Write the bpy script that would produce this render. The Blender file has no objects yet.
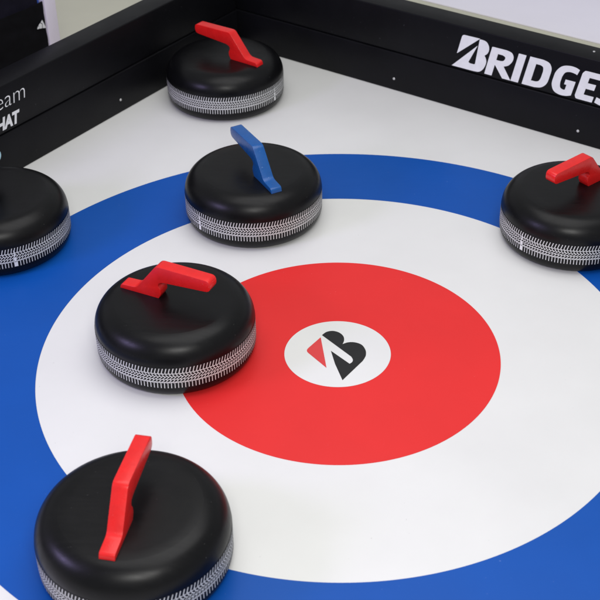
import bpy, bmesh, math, random
from mathutils import Vector, Matrix, noise
random.seed(7)
K = 0.6                       # metres per layout unit
scn = bpy.context.scene
col = scn.collection
PI = math.pi

# ------------------------------------------------------------------ materials
def mat(name, color, rough=0.5, rvar=0.0, cvar=0.0, scale=8.0, bump=0.0, bscale=200.0, spec=0.5, coat=0.0,
        speck=None, metallic=0.0, smear=0.0):
    m = bpy.data.materials.new(name); m.use_nodes = True
    nt = m.node_tree; N = nt.nodes; Lk = nt.links
    b = N['Principled BSDF']
    b.inputs['Base Color'].default_value = (*color, 1)
    b.inputs['Roughness'].default_value = rough
    b.inputs['Specular IOR Level'].default_value = spec
    b.inputs['Coat Weight'].default_value = coat
    b.inputs['Metallic'].default_value = metallic
    tc = N.new('ShaderNodeTexCoord')
    def nz(sc, detail=5, rgh=0.55, stretch=None):
        n = N.new('ShaderNodeTexNoise'); n.inputs['Scale'].default_value = sc
        n.inputs['Detail'].default_value = detail; n.inputs['Roughness'].default_value = rgh
        if stretch:
            mp = N.new('ShaderNodeMapping'); mp.inputs['Scale'].default_value = stretch[:3]
            mp.inputs['Rotation'].default_value = (0, 0, stretch[3])
            Lk.new(tc.outputs['Object'], mp.inputs['Vector']); Lk.new(mp.outputs['Vector'], n.inputs['Vector'])
        else:
            Lk.new(tc.outputs['Object'], n.inputs['Vector'])
        return n.outputs['Fac']
    def mr(src, a, b_, lo, hi):
        r = N.new('ShaderNodeMapRange'); r.inputs[1].default_value = a; r.inputs[2].default_value = b_
        r.inputs[3].default_value = lo; r.inputs[4].default_value = hi
        Lk.new(src, r.inputs[0]); return r.outputs[0]
    colsock = None
    if cvar:
        f = mr(nz(scale), 0.3, 0.7, 1 - cvar, 1 + cvar * 0.5)
        mx = N.new('ShaderNodeVectorMath'); mx.operation = 'SCALE'
        mx.inputs[0].default_value = color
        Lk.new(f, mx.inputs['Scale']); colsock = mx.outputs[0]
    if speck:
        sc, thr, scol, amt = speck
        f = mr(nz(sc, 2, 0.5), thr, thr + 0.03, 0, amt)
        mx = N.new('ShaderNodeMix'); mx.data_type = 'RGBA'
        Lk.new(f, mx.inputs[0])
        if colsock: Lk.new(colsock, mx.inputs[6])
        else: mx.inputs[6].default_value = (*color, 1)
        mx.inputs[7].default_value = (*scol, 1); colsock = mx.outputs[2]
    if colsock: Lk.new(colsock, b.inputs['Base Color'])
    if rvar:
        s = nz(scale * 0.7, 6, 0.6)
        r1 = mr(s, 0.3, 0.7, rough - rvar, rough + rvar)
        if smear:
            s2 = nz(6, 6, 0.7, (1, 14, 1, 0.7)); r2 = mr(s2, 0.45, 0.7, 0, smear)
            ad = N.new('ShaderNodeMath'); ad.operation = 'ADD'; Lk.new(r1, ad.inputs[0]); Lk.new(r2, ad.inputs[1]); r1 = ad.outputs[0]
        Lk.new(r1, b.inputs['Roughness'])
    if bump:
        bp = N.new('ShaderNodeBump'); bp.inputs['Strength'].default_value = bump
        bp.inputs['Distance'].default_value = 0.001
        Lk.new(nz(bscale, 3), bp.inputs['Height']); Lk.new(bp.outputs[0], b.inputs['Normal'])
    return m

M = {
 'vinyl_white': mat('vinyl_white', (0.745, 0.745, 0.735), 0.33, 0.06, 0.05, 1.6, 0.05, 60, speck=(70, 0.76, (0.35, 0.34, 0.33), 0.35), smear=0.06),
 'vinyl_blue':  mat('vinyl_blue', (0.0030, 0.078, 0.385), 0.40, 0.05, 0.06, 2.5, 0.05, 60, speck=(80, 0.75, (0.2, 0.3, 0.6), 0.3), smear=0.06, spec=0.25),
 'vinyl_red':   mat('vinyl_red', (0.735, 0.026, 0.026), 0.40, 0.05, 0.05, 2.5, 0.05, 60, speck=(80, 0.75, (0.8, 0.3, 0.3), 0.3), smear=0.06, spec=0.3),
 'print_black': mat('print_black', (0.013, 0.013, 0.014), 0.45, 0.05, 0.1, 20, spec=0.35),
 'print_red':   mat('print_red', (0.68, 0.048, 0.050), 0.4, 0.05, 0.05, 20),
 'stone_black': mat('stone_black', (0.0032, 0.0032, 0.0038), 0.32, 0.05, 0.18, 9, 0.12, 420, smear=0.08, spec=0.23, speck=(130, 0.745, (0.10, 0.10, 0.10), 0.5)),
 'band_black':  mat('band_black', (0.007, 0.007, 0.008), 0.5, 0.05, spec=0.25),
 'band_white':  mat('band_white', (0.76, 0.76, 0.77), 0.5, 0.05, 0.12, 60),
 'tape_white':  mat('tape_white', (0.8, 0.8, 0.82), 0.45, 0.05, 0.05, 60),
 'plastic_red': mat('plastic_red', (0.74, 0.012, 0.012), 0.30, 0.08, 0.10, 25, 0.35, 110, speck=(120, 0.74, (0.85, 0.25, 0.22), 0.4)),
 'plastic_blue':mat('plastic_blue', (0.004, 0.085, 0.315), 0.30, 0.08, 0.10, 25, 0.35, 110, speck=(120, 0.72, (0.3, 0.45, 0.7), 0.5)),
 'laminate':    mat('laminate', (0.0045, 0.0045, 0.0060), 0.44, 0.06, 0.2, 6, 0.12, 260, spec=0.15, speck=(90, 0.74, (0.09, 0.09, 0.1), 0.4)),
 'letter':      mat('letter', (0.84, 0.84, 0.88), 0.5, 0.04, 0.05, 30),
 'letter_blue': mat('letter_blue', (0.42, 0.66, 0.80), 0.5, 0.04, 0.05, 30),
 'screw':       mat('screw', (0.62, 0.62, 0.62), 0.35, 0.05, 0.1, 90, metallic=0.6),
 'floor':       mat('floor', (0.57, 0.56, 0.45), 0.4, 0.08, 0.07, 1.5, 0.05, 50),
 'mat_lilac':   mat('mat_lilac', (0.89, 0.86, 0.97), 0.4, 0.06, 0.03, 2.0),
 'rack_white':  mat('rack_white', (0.90, 0.83, 0.98), 0.4, 0.05, 0.03, 8),
 'cloth_black': mat('cloth_black', (0.0045, 0.0042, 0.0060), 0.85, 0.05, 0.3, 14, 0.5, 500, spec=0.12),
 'cloth_navy':  mat('cloth_navy', (0.009, 0.008, 0.017), 0.85, 0.05, 0.3, 14, 0.5, 500, spec=0.12),
 'cloth_blue':  mat('cloth_blue', (0.03, 0.10, 0.48), 0.8, 0.05, 0.2, 14, 0.5, 500),
}

# ------------------------------------------------------------------ helpers
def obj(name, bm, m, parent=None, smooth=False, angle=32):
    me = bpy.data.meshes.new(name); bm.normal_update(); bm.to_mesh(me); bm.free()
    for k in (m if isinstance(m, (list, tuple)) else [m]): me.materials.append(M[k])
    if smooth:
        for p in me.polygons: p.use_smooth = True
        me.set_sharp_from_angle(angle=math.radians(angle))
    o = bpy.data.objects.new(name, me); col.objects.link(o)
    if parent: o.parent = parent
    return o
def tag(o, label=None, cat=None, group=None, kind=None):
    if label: o['label'] = label
    if cat: o['category'] = cat
    if group: o['group'] = group
    if kind: o['kind'] = kind
    return o
def empty(name, loc=(0, 0, 0), rz=0.0):
    o = bpy.data.objects.new(name, None); o.empty_display_size = 0.1; col.objects.link(o)
    o.location = Vector(loc) * K; o.rotation_euler = (0, 0, rz); return o
def box(bm, x0, x1, y0, y1, z0, z1, bev=0.0, seg=3):
    vs = [bm.verts.new((x * K, y * K, z * K)) for x in (x0, x1) for y in (y0, y1) for z in (z0, z1)]
    F = [(0, 1, 3, 2), (4, 6, 7, 5), (0, 4, 5, 1), (2, 3, 7, 6), (0, 2, 6, 4), (1, 5, 7, 3)]
    fs = [bm.faces.new([vs[i] for i in f]) for f in F]
    if bev:
        es = list({e for f in fs for e in f.edges})
        bmesh.ops.bevel(bm, geom=es, offset=bev * K, segments=seg, profile=0.5, affect='EDGES')
    return bm
def lathe(bm, prof, n=160):
    rings = []
    for r, z in prof:
        if r < 1e-6: rings.append([bm.verts.new((0, 0, z * K))]); continue
        rings.append([bm.verts.new((r * K * math.cos(2 * PI * i / n), r * K * math.sin(2 * PI * i / n), z * K)) for i in range(n)])
    for a, b in zip(rings, rings[1:]):
        for i in range(n):
            j = (i + 1) % n
            if len(a) == 1: bm.faces.new([a[0], b[j], b[i]])
            elif len(b) == 1: bm.faces.new([a[i], a[j], b[0]])
            else: bm.faces.new([a[i], a[j], b[j], b[i]])
    return bm
def annulus(r0, r1, z0, z1, n=360):
    """a thin printed ring (disc if r0 = 0) with a real thickness"""
    bm = bmesh.new()
    if r0 == 0: lathe(bm, [(0, z1), (r1, z1), (r1, z0)], n)
    else: lathe(bm, [(r0, z0), (r0, z1), (r1, z1), (r1, z0)], n)
    bmesh.ops.recalc_face_normals(bm, faces=bm.faces)
    return bm
def catmull(pts, sub=8):
    out = []
    for i in range(len(pts) - 1):
        p0 = pts[max(i - 1, 0)]; p1 = pts[i]; p2 = pts[i + 1]; p3 = pts[min(i + 2, len(pts) - 1)]
        for k in range(sub):
            t = k / sub
            out.append(tuple(0.5 * (2 * b + (c - a) * t + (2 * a - 5 * b + 4 * c - d) * t * t + (-a + 3 * b - 3 * c + d) * t ** 3)
                             for a, b, c, d in zip(p0, p1, p2, p3)))
    out.append(pts[-1]); return out
def rnd(pts, r, seg=6):
    """polygon with every corner rounded by radius r (r may be a list, one per corner)"""
    out = []; n = len(pts)
    for i in range(n):
        rr = r[i] if isinstance(r, (list, tuple)) else r
        p = Vector(pts[i]); a = Vector(pts[i - 1]); b = Vector(pts[(i + 1) % n])
        da = (a - p); db = (b - p); d = min(rr, da.length * 0.48, db.length * 0.48)
        if d < 1e-5: out.append(tuple(p)); continue
        s = p + da.normalized() * d; e = p + db.normalized() * d
        for k in range(seg + 1):
            t = k / seg; out.append(tuple(s * (1 - t) ** 2 + p * 2 * t * (1 - t) + e * t * t))
    return out
def decal(name, loops, frame, m, parent=None, thick=0.0012):
    """thin printed / cut-vinyl shape: loops are outlines with holes, mapped through frame(x, y, height)"""
    cu = bpy.data.curves.new(name, 'CURVE'); cu.dimensions = '2D'; cu.fill_mode = 'BOTH'
    cu.extrude = thick / 2 * K
    for lp in loops:
        sp = cu.splines.new('POLY'); sp.points.add(len(lp) - 1); sp.use_cyclic_u = True
        for p, q in zip(sp.points, lp): p.co = (q[0] * K, q[1] * K, 0, 1)
    return from_curve(name, cu, frame, m, parent, thick)
def from_curve(name, cu, frame, m, parent, thick):
    t = bpy.data.objects.new('tmp', cu); col.objects.link(t)
    bpy.context.view_layer.update()
    me = bpy.data.meshes.new_from_object(t.evaluated_get(bpy.context.evaluated_depsgraph_get()))
    bpy.data.objects.remove(t); bpy.data.curves.remove(cu)
    for v in me.vertices: v.co = frame(v.co.x / K, v.co.y / K, v.co.z / K + thick / 2) * K
    me.materials.clear(); me.materials.append(M[m]); me.name = name
    o = bpy.data.objects.new(name, me); col.objects.link(o)
    if parent: o.parent = parent
    return o

# ------------------------------------------------------------------ layout (fence directions)
A = 0.9777067; C1 = 3.28978; C2 = 3.31737
N1 = Vector((math.cos(A), math.sin(A), 0)); N2 = Vector((-math.sin(A), math.cos(A), 0))
T1 = -N2; T2 = N1.copy()

# ------------------------------------------------------------------ floor and playing surface
bm = bmesh.new(); box(bm, -60, 60, -60, 60, -0.3, -0.02)
tag(obj('floor', bm, 'floor'), kind='structure')

sheet = empty('curling_mat')
tag(sheet, 'white vinyl curling mat printed with a blue, white and red ring target', 'mat')
bm = bmesh.new(); box(bm, -4.6, C1 + 0.10, -4.6, C2 + 0.10, -0.019, 0.0)
base = obj('mat_sheet', bm, 'vinyl_white', sheet); base.rotation_euler = (0, 0, A)
Z0, Z1 = -0.001, 0.0022
o = obj('blue_ring', annulus(1.84688, 2.52302, Z0, Z1), 'vinyl_blue', sheet)
o = obj('red_ring', annulus(0.3295, 1.0, Z0, Z1), 'vinyl_red', sheet)
button = obj('centre_button', annulus(0, 0.3288, Z0, Z1 + 0.0002), 'vinyl_white', sheet)
flat = lambda x, y, h: Vector((x, y, Z1 + 0.0006 + h))
decal('emblem_triangle', [rnd([(-0.106, 0.158), (-0.199, 0.022), (-0.067, -0.148)], [0.006, 0.03, 0.004])], flat, 'print_red', button)
b = [(-0.098, 0.180)] + catmull([(-0.098, 0.180), (-0.070, 0.213), (-0.030, 0.224), (0.010, 0.207), (0.036, 0.170), (0.041, 0.127), (0.031, 0.088)])[1:] \
    + catmull([(0.031, 0.088), (0.066, 0.106), (0.108, 0.106), (0.150, 0.082), (0.173, 0.030), (0.174, -0.026), (0.155, -0.078)])[1:] \
    + [(0.030, -0.265), (-0.015, -0.109), (-0.041, 0.020), (0.074, -0.108)] \
    + catmull([(0.074, -0.108), (0.090, -0.090), (0.094, -0.065), (0.084, -0.036)], 4)[1:]
decal('emblem_letter', [b], flat, 'print_black', button)

# ------------------------------------------------------------------ barriers
ZG0, ZG1, ZT, TH = 0.343, 0.349, 0.722, 0.235
def screw_mesh(x, z, r=0.0115):
    bm = bmesh.new(); n = 20
    prof = [(r, 0.0), (r, 0.003), (r * 0.8, 0.0055), (r * 0.35, 0.0058), (r * 0.3, 0.004), (0, 0.004)]
    lathe(bm, prof, n)
    bmesh.ops.transform(bm, matrix=Matrix.Translation((x * K, 0, z * K)) @ Matrix.Rotation(PI / 2, 4, 'X'), verts=bm.verts)
    bmesh.ops.recalc_face_normals(bm, faces=bm.faces)
    return bm
# local frame of a barrier: x along its inner face, y outward (away from the play area), z up
def barrier(name, label, rot, origin, s0, s1):
    t = empty(name, origin, rot); tag(t, label, 'barrier', 'black barriers round the curling mat')
    bm = bmesh.new(); box(bm, s0, s1, 0, TH, 0.0015, ZG0, 0.007); obj('lower_board', bm, 'laminate', t, True)
    bm = bmesh.new(); box(bm, s0, s1, 0.010, TH, ZG1, ZT, 0.010); up = obj('upper_board', bm, 'laminate', t, True)
    return t, up
face = lambda x, z, h: Vector((x, 0.0092 - h, z))
low_face = lambda x, z, h: Vector((x, -0.0008 - h, z))
rb, rb_up = barrier('barrier', 'black barrier along the right with large white capital lettering', math.atan2(T1.y, T1.x),
             N1 * C1, -C2 - TH, 4.4)
lb, lb_up = barrier('barrier', 'black barrier along the left with thin white writing near its cut-off end', math.atan2(T2.y, T2.x),
             N2 * C2, -4.4, C1 - 0.002)
def T1s(x, y): return Vector((x, y, 0)).dot(T1)
for x, y in ((0.4772, 3.6457), (1.8862, 2.6959)):
    obj('screw', screw_mesh(T1s(x, y), 0.107), 'screw', rb, True)
obj('screw', screw_mesh(T1s(0.4772, 3.6457) - 1.70, 0.107), 'screw', rb, True)
obj('screw', screw_mesh(T1s(1.8862, 2.6959) + 1.70, 0.107), 'screw', rb, True)
bmt = screw_mesh(0, 0, 0.010)
bmesh.ops.transform(bmt, matrix=Matrix.Translation((0.0486 * K, 0.140 * K, (ZT - 0.0005) * K)) @ Matrix.Rotation(-PI / 2, 4, 'X'), verts=bmt.verts)
obj('screw', bmt, 'screw', rb, True)
sL = Vector((-1.80709, 3.25428, 0)).dot(T2)
obj('screw', screw_mesh(sL, 0.112), 'screw', lb, True)
obj('screw', screw_mesh(sL - 1.7, 0.112), 'screw', lb, True)

# white capitals on the right barrier; u is the upright x, sheared by the italic slant
ZB, HC, SL = 0.371, 0.246, 0.215
def ital(pts): return [(u + SL * (v * HC), ZB + v * HC) for u, v in pts]
W = 0.066                                     # stem width
def letter_R(u):
    w = 0.205
    outer = [(u, 0), (u, 1)] + [(u + a * w, v) for a, v in catmull([(0.62, 1), (0.86, 0.955), (0.985, 0.82), (0.985, 0.66), (0.88, 0.50), (0.70, 0.42)], 5)] \
        + [(u + 0.235, 0), (u + 0.235 - W * 1.12, 0), (u + W + 0.002, 0.40), (u + W, 0.40), (u + W, 0)]
    hole = [(u + W, 0.58), (u + W, 0.80)] + [(u + a * w, v) for a, v in catmull([(0.52, 0.80), (0.64, 0.76), (0.665, 0.69), (0.62, 0.61), (0.52, 0.58)], 4)]
    return [rnd(outer, [0.006, 0.02] + [0] * (len(outer) - 7) + [0.004] * 5, 3), hole]
def letter_I(u): return [rnd([(u, 0), (u, 1), (u + W, 1), (u + W, 0)], 0.006, 3)]
def letter_D(u):
    w = 0.205
    outer = [(u, 0), (u, 1)] + [(u + a * w, v) for a, v in catmull([(0.55, 1), (0.82, 0.94), (0.98, 0.76), (1.0, 0.50), (0.98, 0.24), (0.82, 0.06), (0.55, 0)], 6)]
    hole = [(u + W, 0.20), (u + W, 0.80)] + [(u + a * w, v) for a, v in catmull([(0.50, 0.80), (0.62, 0.76), (0.675, 0.64), (0.68, 0.50), (0.675, 0.36), (0.62, 0.24), (0.50, 0.20)], 5)]
    return [outer, hole]
def letter_G(u):
    w = 0.185
    o1 = catmull([(1.0, 0.97), (0.78, 1.02), (0.48, 1.02), (0.20, 0.94), (0.03, 0.74), (0.0, 0.50), (0.03, 0.26), (0.20, 0.06), (0.48, -0.02), (0.78, -0.01), (1.0, 0.05)], 5)
    o2 = [(1.0, 0.54), (0.55, 0.54), (0.55, 0.37), (0.66, 0.37), (0.66, 0.19)]
    o3 = catmull([(0.60, 0.175), (0.44, 0.22), (0.37, 0.36), (0.36, 0.50), (0.37, 0.64), (0.44, 0.77), (0.62, 0.825), (0.82, 0.815), (0.96, 0.785)], 4)
    return [[(u + a * w, v) for a, v in o1 + o2 + o3]]
def letter_E(u):
    w = 0.150
    o = [(0.10, 0), (0, 0.10), (0, 0.90), (0.10, 1), (1, 1), (1, 0.80), (0.44, 0.80), (0.44, 0.61), (0.90, 0.61), (0.90, 0.41), (0.44, 0.41), (0.44, 0.20), (1, 0.20), (1, 0)]
    pts = [(u + a * w, v) for a, v in o]
    return [rnd(pts, [0.02, 0.02, 0.02, 0.02] + [0.004] * 10, 3)]
def letter_S(u):
    w = 0.165
    o = catmull([(0.93, 0.97), (0.66, 1.02), (0.34, 1.01), (0.09, 0.91), (0.0, 0.73), (0.08, 0.56), (0.34, 0.45), (0.56, 0.37), (0.62, 0.28), (0.52, 0.20), (0.30, 0.185), (0.04, 0.22)], 5) \
      + catmull([(0.02, 0.03), (0.32, -0.02), (0.66, -0.01), (0.92, 0.09), (1.0, 0.28), (0.93, 0.46), (0.66, 0.57), (0.44, 0.65), (0.39, 0.73), (0.48, 0.81), (0.68, 0.825), (0.92, 0.785)], 5)
    return [[(u + a * w, v) for a, v in o]]
def letter_T(u):
    w = 0.17; a0 = (w - W) / 2
    return [rnd([(u + a0, 0), (u + a0, 0.80), (u, 0.80), (u, 1), (u + w, 1), (u + w, 0.80), (u + a0 + W, 0.80), (u + a0 + W, 0)], 0.004, 3)]
def letter_O(u):
    w = 0.195
    def el(cx, rx, ry): return [(u + cx * w + rx * w * math.copysign(abs(math.cos(t)) ** 0.75, math.cos(t)), 0.5 + ry * math.copysign(abs(math.sin(t)) ** 0.75, math.sin(t))) for t in [2 * PI * i / 48 for i in range(48)]]
    return [el(0.5, 0.5, 0.52), el(0.5, 0.17, 0.32)]
def letter_N(u):
    w = 0.195
    return [[(u, 0), (u, 1), (u + W, 1), (u + w - W, 0.45), (u + w - W, 1), (u + w, 1), (u + w, 0), (u + w - W, 0), (u + W, 0.55), (u + W, 0)]]
word = [(letter_R, -0.800), (letter_I, -0.5645), (letter_D, -0.4655), (letter_G, -0.2290), (letter_E, -0.0150),
        (letter_S, 0.150), (letter_T, 0.335), (letter_O, 0.520), (letter_N, 0.745), (letter_E, 0.972)]
bigB1 = [(-1.012, 0.649)] + [(-1.000, 0.6545), (-0.862, 0.6565), (-0.900, 0.622), (-1.060, 0.482), (-1.030, 0.618)]
bigB1 = rnd([(-1.018, 0.655), (-0.858, 0.657), (-1.060, 0.482)], [0.022, 0.003, 0.008])
bigB2 = [(-0.862, 0.650)] + catmull([(-0.845, 0.652), (-0.805, 0.645), (-0.780, 0.618), (-0.773, 0.582), (-0.785, 0.548), (-0.810, 0.524)], 6) \
      + catmull([(-0.800, 0.510), (-0.790, 0.480), (-0.797, 0.440), (-0.818, 0.400), (-0.850, 0.374), (-0.900, 0.367)], 6) \
      + [(-1.100, 0.367), (-0.876, 0.594), (-0.950, 0.434), (-0.938, 0.426), (-0.898, 0.426), (-0.889, 0.434)]
loops_all = [bigB1, bigB2]
for fn, u in word:
    loops_all += [ital(lp) for lp in fn(u)]
o = decal('lettering', loops_all, face, 'letter', rb_up)
o['label'] = 'bold white slanted capitals reading BRIDGESTONE'

# thin and bold writing on the left barrier
def text(name, body, x_right, z, size, offs, shear, m, xs=1.0, parent=None):
    cu = bpy.data.curves.new(name, 'FONT'); cu.body = body; cu.size = size * K; cu.align_x = 'RIGHT'
    cu.offset = offs * K; cu.shear = 0; cu.dimensions = '2D'; cu.fill_mode = 'BOTH'; cu.extrude = 0.0006 * K; cu.resolution_u = 6
    fr = lambda x, y, h: face(x_right + x * xs + shear * y, z + y, h)
    return from_curve(name, cu, fr, m, parent, 0.0012)
text('lettering', 'Team', 0.703, 0.543, 0.190, -0.0038, 0.17, 'letter', 1.0, lb_up)
text('lettering', 'HAT', 0.592, 0.384, 0.132, 0.0062, 0.22, 'letter', 0.84, lb_up)
ringo = [(0.298 + 0.064 * math.cos(2 * PI * i / 40), 0.213 + 0.058 * math.sin(2 * PI * i / 40)) for i in range(40)]
ringi = [(0.298 + 0.044 * math.cos(2 * PI * i / 40), 0.213 + 0.038 * math.sin(2 * PI * i / 40)) for i in range(40)]
decal('round_emblem', [ringo, ringi], low_face, 'letter_blue', lb)

# ------------------------------------------------------------------ curling stones
R, H, ZA, ZC, RB, RT = 0.4898, 0.3867, 0.0847, 0.2351, 0.4181, 0.345
def body_mesh():
    prof = [(0, 0.012), (RB * 0.55, 0.012), (RB * 0.62, 0.0)]
    prof += [(RB + (R - RB) * math.sin(a), ZA - ZA * math.cos(a)) for a in [i * PI / 28 for i in range(15)]]
    prof += [(R, ZA + (ZC - ZA) * k / 4) for k in range(1, 4)]
    prof += [(RT + (R - RT) * math.cos(a), ZC + (H - ZC) * math.sin(a)) for a in [math.radians(79) * i / 26 for i in range(27)]]
    prof += [(0.3600, H - 0.0004), (0.3575, H), (0.300, H), (0, H)]
    bm = bmesh.new(); lathe(bm, prof, 192); bmesh.ops.recalc_face_normals(bm, faces=bm.faces); return bm
def band_mesh():
    """printed tyre-tread strip round the waist: black strip with white tread marks"""
    bm = bmesh.new(); n = 180; r = R + 0.0010
    a = [bm.verts.new((r * K * math.cos(2 * PI * i / n), r * K * math.sin(2 * PI * i / n), (ZA - 0.001) * K)) for i in range(n)]
    b = [bm.verts.new((r * K * math.cos(2 * PI * i / n), r * K * math.sin(2 * PI * i / n), (ZC + 0.001) * K)) for i in range(n)]
    for i in range(n):
        j = (i + 1) % n; bm.faces.new([a[i], a[j], b[j], b[i]])
    r2 = R + 0.0022
    def P(u, z, rr=r2):
        t = u * 2 * PI / NT; return bm.verts.new((rr * K * math.cos(t), rr * K * math.sin(t), z * K))
    NT = 150; per = 2 * PI * R / NT
    def stroke(u0, z0, u1, z1, w):
        """w: width in periods, measured along u"""
        f = bm.faces.new([P(u0 - w / 2, z0), P(u0 + w / 2, z0), P(u1 + w / 2, z1), P(u1 - w / 2, z1)]); f.material_index = 1
    def bar(u0, z0, u1, z1, th):
        """th: thickness in layout units, measured in z"""
        f = bm.faces.new([P(u0, z0 - th / 2), P(u1, z1 - th / 2), P(u1, z1 + th / 2), P(u0, z0 + th / 2)]); f.material_index = 1
    rnd_ = random.Random(3)
    for k in range(NT):
        j = rnd_.uniform(-0.03, 0.03)
        stroke(k + j, 0.1990, k + 0.46 + j, 0.2320 + rnd_.uniform(-.001, .001), 0.25)      # upper ticks lean
        # four thick zigzag lines joined by slanting strokes, dark slots between them
        for z, ph in ((0.1945, 0.0), (0.1730, 0.45), (0.1515, 0.10), (0.1300, 0.60)):
            bar(k + ph, z + 0.0035, k + ph + 0.62, z - 0.0035, 0.0058)
            bar(k + ph + 0.62, z - 0.0035, k + ph + 1.0, z + 0.0035, 0.0048)
        stroke(k + 0.05, 0.1920, k + 0.62, 0.1740, 0.28)
        stroke(k + 1.02, 0.1700, k + 0.30, 0.1540, 0.27)
        stroke(k + 0.72, 0.1490, k + 0.02, 0.1310, 0.27)
        stroke(k + 0.60, 0.1290, k + 0.58, 0.0865 + rnd_.uniform(-.001, .002), 0.22)       # lower ticks upright
    # the joint of the strip: a short white overlap
    u = 0.0
    for (zz0, zz1, w) in ((0.088, 0.122, 1.05), (0.130, 0.160, 0.7), (0.165, 0.215, 0.35)):
        f = bm.faces.new([P(u - w / 2, zz0, r2 + .0006), P(u + w / 2, zz0, r2 + .0006), P(u + w / 2 + .05, zz1, r2 + .0006), P(u - w / 2 + .05, zz1, r2 + .0006)]); f.material_index = 2
    bm.normal_update()
    for f in bm.faces:
        c = f.calc_center_median()
        if f.normal.x * c.x + f.normal.y * c.y < 0: f.normal_flip()
    return bm
def handle_mesh():
    W2 = 0.0400
    pts = [(-0.368, -0.006), (-0.360, 0.030), (-0.246, 0.036), (-0.092, 0.232), (0.276, 0.226), (0.276, 0.148),
           (-0.052, 0.124), (-0.082, 0.112), (-0.090, 0.088), (-0.074, 0.066), (-0.074, 0.030), (-0.094, -0.004)]
    rad = [0.004, 0.018, 0.024, 0.024, 0.032, 0.036, 0.02, 0.012, 0.012, 0.014, 0.014, 0.004]
    out = rnd(pts, rad, 5)
    bm = bmesh.new()
    a = [bm.verts.new((x * K, -W2 * K, z * K)) for x, z in out]; b = [bm.verts.new((x * K, W2 * K, z * K)) for x, z in out]
    n = len(out)
    fa = bm.faces.new(a); fb = bm.faces.new(list(reversed(b)))
    for i in range(n):
        j = (i + 1) % n; bm.faces.new([a[j], a[i], b[i], b[j]])
    bm.normal_update()
    es = list(fa.edges) + list(fb.edges)
    bmesh.ops.recalc_face_normals(bm, faces=bm.faces)
    bmesh.ops.bevel(bm, geom=es, offset=0.0105 * K, segments=3, profile=0.5, affect='EDGES', clamp_overlap=True)
    bmesh.ops.triangulate(bm, faces=[f for f in bm.faces if len(f.verts) > 4])
    bmesh.ops.recalc_face_normals(bm, faces=bm.faces)
    return bm
def bolt_mesh(r=0.012):
    bm = bmesh.new(); lathe(bm, [(r, 0), (r, 0.003), (r * .7, 0.005), (0, 0.005)], 16); return bm

stone = empty('curling_stone', (-0.995, 0.0417, 0.0026))
body = obj('body', body_mesh(), 'stone_black', stone, True, 50)
band = obj('tread_band', band_mesh(), ['band_black', 'band_white', 'tape_white'], stone)
hand = obj('handle', handle_mesh(), 'plastic_red', stone, True, 28); hand.location = (0, 0, H * K)
blue_mesh = hand.data.copy(); blue_mesh.materials.clear(); blue_mesh.materials.append(M['plastic_blue'])
G = 'black curling stones standing on the ring target'
tag(stone, 'red-handled black stone overlapping the red ring, its grip pointing right', 'curling stone', G)
def dup(root, loc):
    r = root.copy(); col.objects.link(r); r.location = Vector(loc) * K
    kids = {}
    for ch in root.children:
        c = ch.copy(); col.objects.link(c); c.parent = r; kids[ch.name.split('.')[0]] = c
    return r, kids
def finish(kids, az_handle, off, az_band, blue=False):
    h = kids['handle']; r = math.radians(az_handle)
    h.rotation_euler = (0, 0, r); h.location = (off * K * math.cos(r), off * K * math.sin(r), H * K)
    kids['tread_band'].rotation_euler = (0, 0, math.radians(az_band))
    if blue: h.data = blue_mesh
spots = [
 ((-0.6039, 1.6208), 119.2, -0.012, 223, True,  'black stone with the only blue handle, standing on the blue ring behind'),
 ((-0.9499, 3.5252), 145.9, -0.010, 330, False, 'farthest red-handled black stone, on white in the corner between the two barriers'),
 ((-2.3715, 1.2680), 100.0,  0.000, 295, True,  'black stone cut off by the left edge of the photo, beside the left barrier'),
 ((1.6243, 1.3370),  220.0,  0.004, 219, False, 'red-handled black stone at the right edge, below the large white lettering'),
 ((-1.0139, -1.7049), 79.9,  0.005, 20,  False, 'nearest and largest-looking red-handled black stone, at the bottom left corner'),
]
for (x, y), ah, off, ab, bl, lab in spots:
    r, kids = dup(stone, (x, y, 0.0026)); r['label'] = lab
    finish(kids, ah, off, ab, bl)
finish({'handle': hand, 'tread_band': band}, -24.5, 0.013, 60)

# ------------------------------------------------------------------ beyond the barriers
mt = empty('floor_mat', N1 * 5.16, math.atan2(T1.y, T1.x))
tag(mt, 'pale lilac floor mat lying behind the barrier with large white capitals', 'mat')
bm = bmesh.new(); box(bm, -3.6, 9, 0, 9, -0.0195, -0.004, 0.004); obj('mat_sheet', bm, 'mat_lilac', mt)

# white display rack behind the left barrier; x along the barrier, y away from it
rk = empty('display_rack', N2 * 4.40, math.atan2(T2.y, T2.x))
tag(rk, 'white upright rack end standing behind the left barrier beside black clothing', 'rack')
bm = bmesh.new(); box(bm, 1.984, 2.112, 0, 0.09, -0.02, 1.5, 0.006); obj('upright', bm, 'rack_white', rk, True)
bm = bmesh.new(); box(bm, 0.3, 0.42, 0, 0.09, -0.02, 1.5, 0.006); obj('upright', bm, 'rack_white', rk, True)
bm = bmesh.new(); box(bm, 0.421, 1.983, 0.076, 0.088, -0.015, 1.48); obj('back_panel', bm, 'laminate', rk, True)
bm = bmesh.new(); box(bm, 0.30, 2.112, 0.0, 0.09, 1.502, 1.56, 0.006); obj('crossbar', bm, 'rack_white', rk, True)

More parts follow.
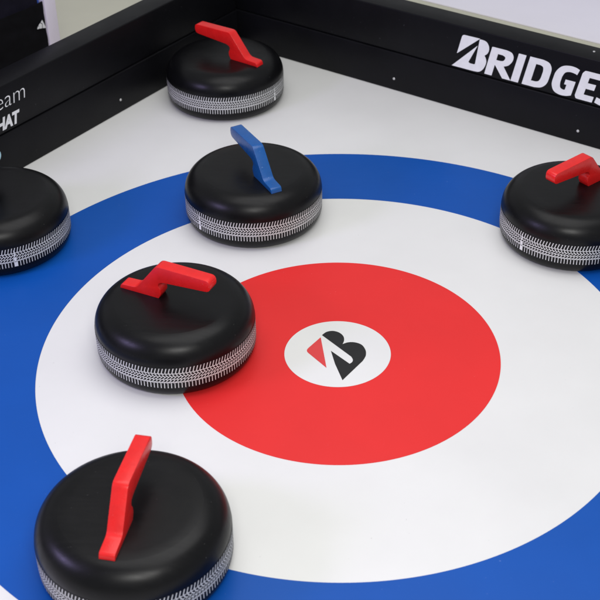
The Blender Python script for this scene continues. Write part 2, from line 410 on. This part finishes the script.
def cloth(name, m, x0, x1, z0, z1, y, amp, seed, label, cat, nx=60, nz=60, slope=0.0):
    t = bmesh.new(); g = []
    for s in (0, 1):
        rows = []
        for i in range(nz + 1):
            row = []
            for j in range(nx + 1):
                u = x0 + (x1 - x0) * j / nx; v = z0 + (z1 - z0) * i / nz
                q = v + slope * (u - x0)
                d = amp * (noise.noise(Vector((u * 1.6, q * 7.5, seed))) + 0.4 * noise.noise(Vector((u * 5, q * 16, seed + 4))))
                edge = min(j, nx - j) / nx
                d += 0.01 * (1 - min(1, edge * 14)) ** 2
                vv = v + 0.006 * noise.noise(Vector((u * 5, seed, i * 0.01)))
                row.append(t.verts.new((u * K, (y + d + (0.0 if s == 0 else 0.010)) * K, vv * K)))
            rows.append(row)
        g.append(rows)
        for i in range(nz):
            for j in range(nx):
                f = [rows[i][j], rows[i][j + 1], rows[i + 1][j + 1], rows[i + 1][j]]
                t.faces.new(f if s == 0 else list(reversed(f)))
    a, b = g
    for j in range(nx):
        t.faces.new([a[0][j + 1], a[0][j], b[0][j], b[0][j + 1]]); t.faces.new([a[nz][j], a[nz][j + 1], b[nz][j + 1], b[nz][j]])
    for i in range(nz):
        t.faces.new([a[i][0], a[i + 1][0], b[i + 1][0], b[i][0]]); t.faces.new([a[i + 1][nx], a[i][nx], b[i][nx], b[i + 1][nx]])
    o = obj(name, t, m, None, True, 60)
    o.location = N2 * 4.40 * K; o.rotation_euler = (0, 0, math.atan2(T2.y, T2.x))
    tag(o, label, cat); return o
jk = cloth('jacket', 'cloth_black', 0.5, 1.981, 0.02, 0.625, 0.014, 0.009, 2.0, 'black jacket with a small white triangular mark hanging on the rack behind the left barrier', 'jacket', slope=0.22)
cloth('jacket', 'cloth_navy', 0.46, 1.945, 0.50, 1.44, 0.036, 0.008, 9.0, 'dark navy jacket hanging behind and above the black one on the rack', 'jacket', slope=0.22)
cloth('towel', 'cloth_blue', 1.90, 1.981, 0.55, 1.40, 0.056, 0.003, 5.0, 'narrow strip of blue cloth at the very top left, against the white upright', 'cloth', nx=8)
tri = lambda x, z, h: Vector((x - 0.010, 0.001 - h, z))
bars = [[(1.868, 0.418), (1.893, 0.413), (1.899, 0.425), (1.883, 0.440)],
        [(1.900, 0.4115), (1.925, 0.4065), (1.932, 0.4415), (1.911, 0.459), (1.890, 0.4455)],
        [(1.932, 0.405), (1.972, 0.394), (1.940, 0.478), (1.918, 0.462), (1.938, 0.4445)]]
decal('chest_mark', bars, tri, 'letter', jk)

# ------------------------------------------------------------------ light
w = bpy.data.worlds.new('World'); scn.world = w; w.use_nodes = True
bg = w.node_tree.nodes['Background']; bg.inputs[0].default_value = (0.95, 0.975, 1.0, 1); bg.inputs[1].default_value = 0.40
def area(name, az, el, dist, target, sx, sy, power, color):
    l = bpy.data.lights.new(name, 'AREA'); l.shape = 'RECTANGLE'; l.size = sx; l.size_y = sy; l.energy = power; l.color = color
    o = bpy.data.objects.new(name, l); col.objects.link(o)
    a, e = math.radians(az), math.radians(el)
    d = Vector((math.cos(a) * math.cos(e), math.sin(a) * math.cos(e), math.sin(e)))
    o.location = Vector(target) + d * dist
    o.rotation_euler = d.to_track_quat('Z', 'Y').to_euler()
    return o
area('window_light', -88, 43, 5.4, (0, 0, 0), 1.8, 0.8, 112, (1.0, 0.99, 0.96))
area('side_light', -155, 30, 5.0, (-0.3, 0.3, 0), 1.3, 0.7, 66, (0.60, 0.50, 1.0))
area('ceiling_light', 60, 85, 4.6, (0.0, -0.1, 0), 4.2, 3.8, 122, (1.0, 0.99, 0.98))

# ------------------------------------------------------------------ camera
yaw, pit, rol, f, D, h = -0.03747127862, 0.6235247864, -0.0202692994, 1236.10043, 6.01932213, 4.73800634
F = Vector((math.sin(yaw) * math.cos(pit), math.cos(yaw) * math.cos(pit), -math.sin(pit)))
Rt = Vector((math.cos(yaw), -math.sin(yaw), 0)); U = Rt.cross(F)
R2 = Rt * math.cos(rol) + U * math.sin(rol); U2 = -Rt * math.sin(rol) + U * math.cos(rol)
cd = bpy.data.cameras.new('camera'); cam = bpy.data.objects.new('camera', cd); col.objects.link(cam)
mw = Matrix(((R2.x, U2.x, -F.x, 0), (R2.y, U2.y, -F.y, -D * K), (R2.z, U2.z, -F.z, h * K), (0, 0, 0, 1)))
cam.matrix_world = mw
cd.sensor_width = 36; cd.lens = f / 600 * 36; cd.clip_end = 200; cd.clip_start = 0.05
cd.dof.use_dof = True; cd.dof.aperture_fstop = 4.5
cd.dof.focus_distance = (Vector((-0.6, 0.5, 0.2)) * K - mw.translation).dot(F)
scn.camera = cam
scn.view_settings.view_transform = 'Standard'; scn.view_settings.look = 'None'
scn.view_settings.exposure = 0; scn.view_settings.gamma = 1
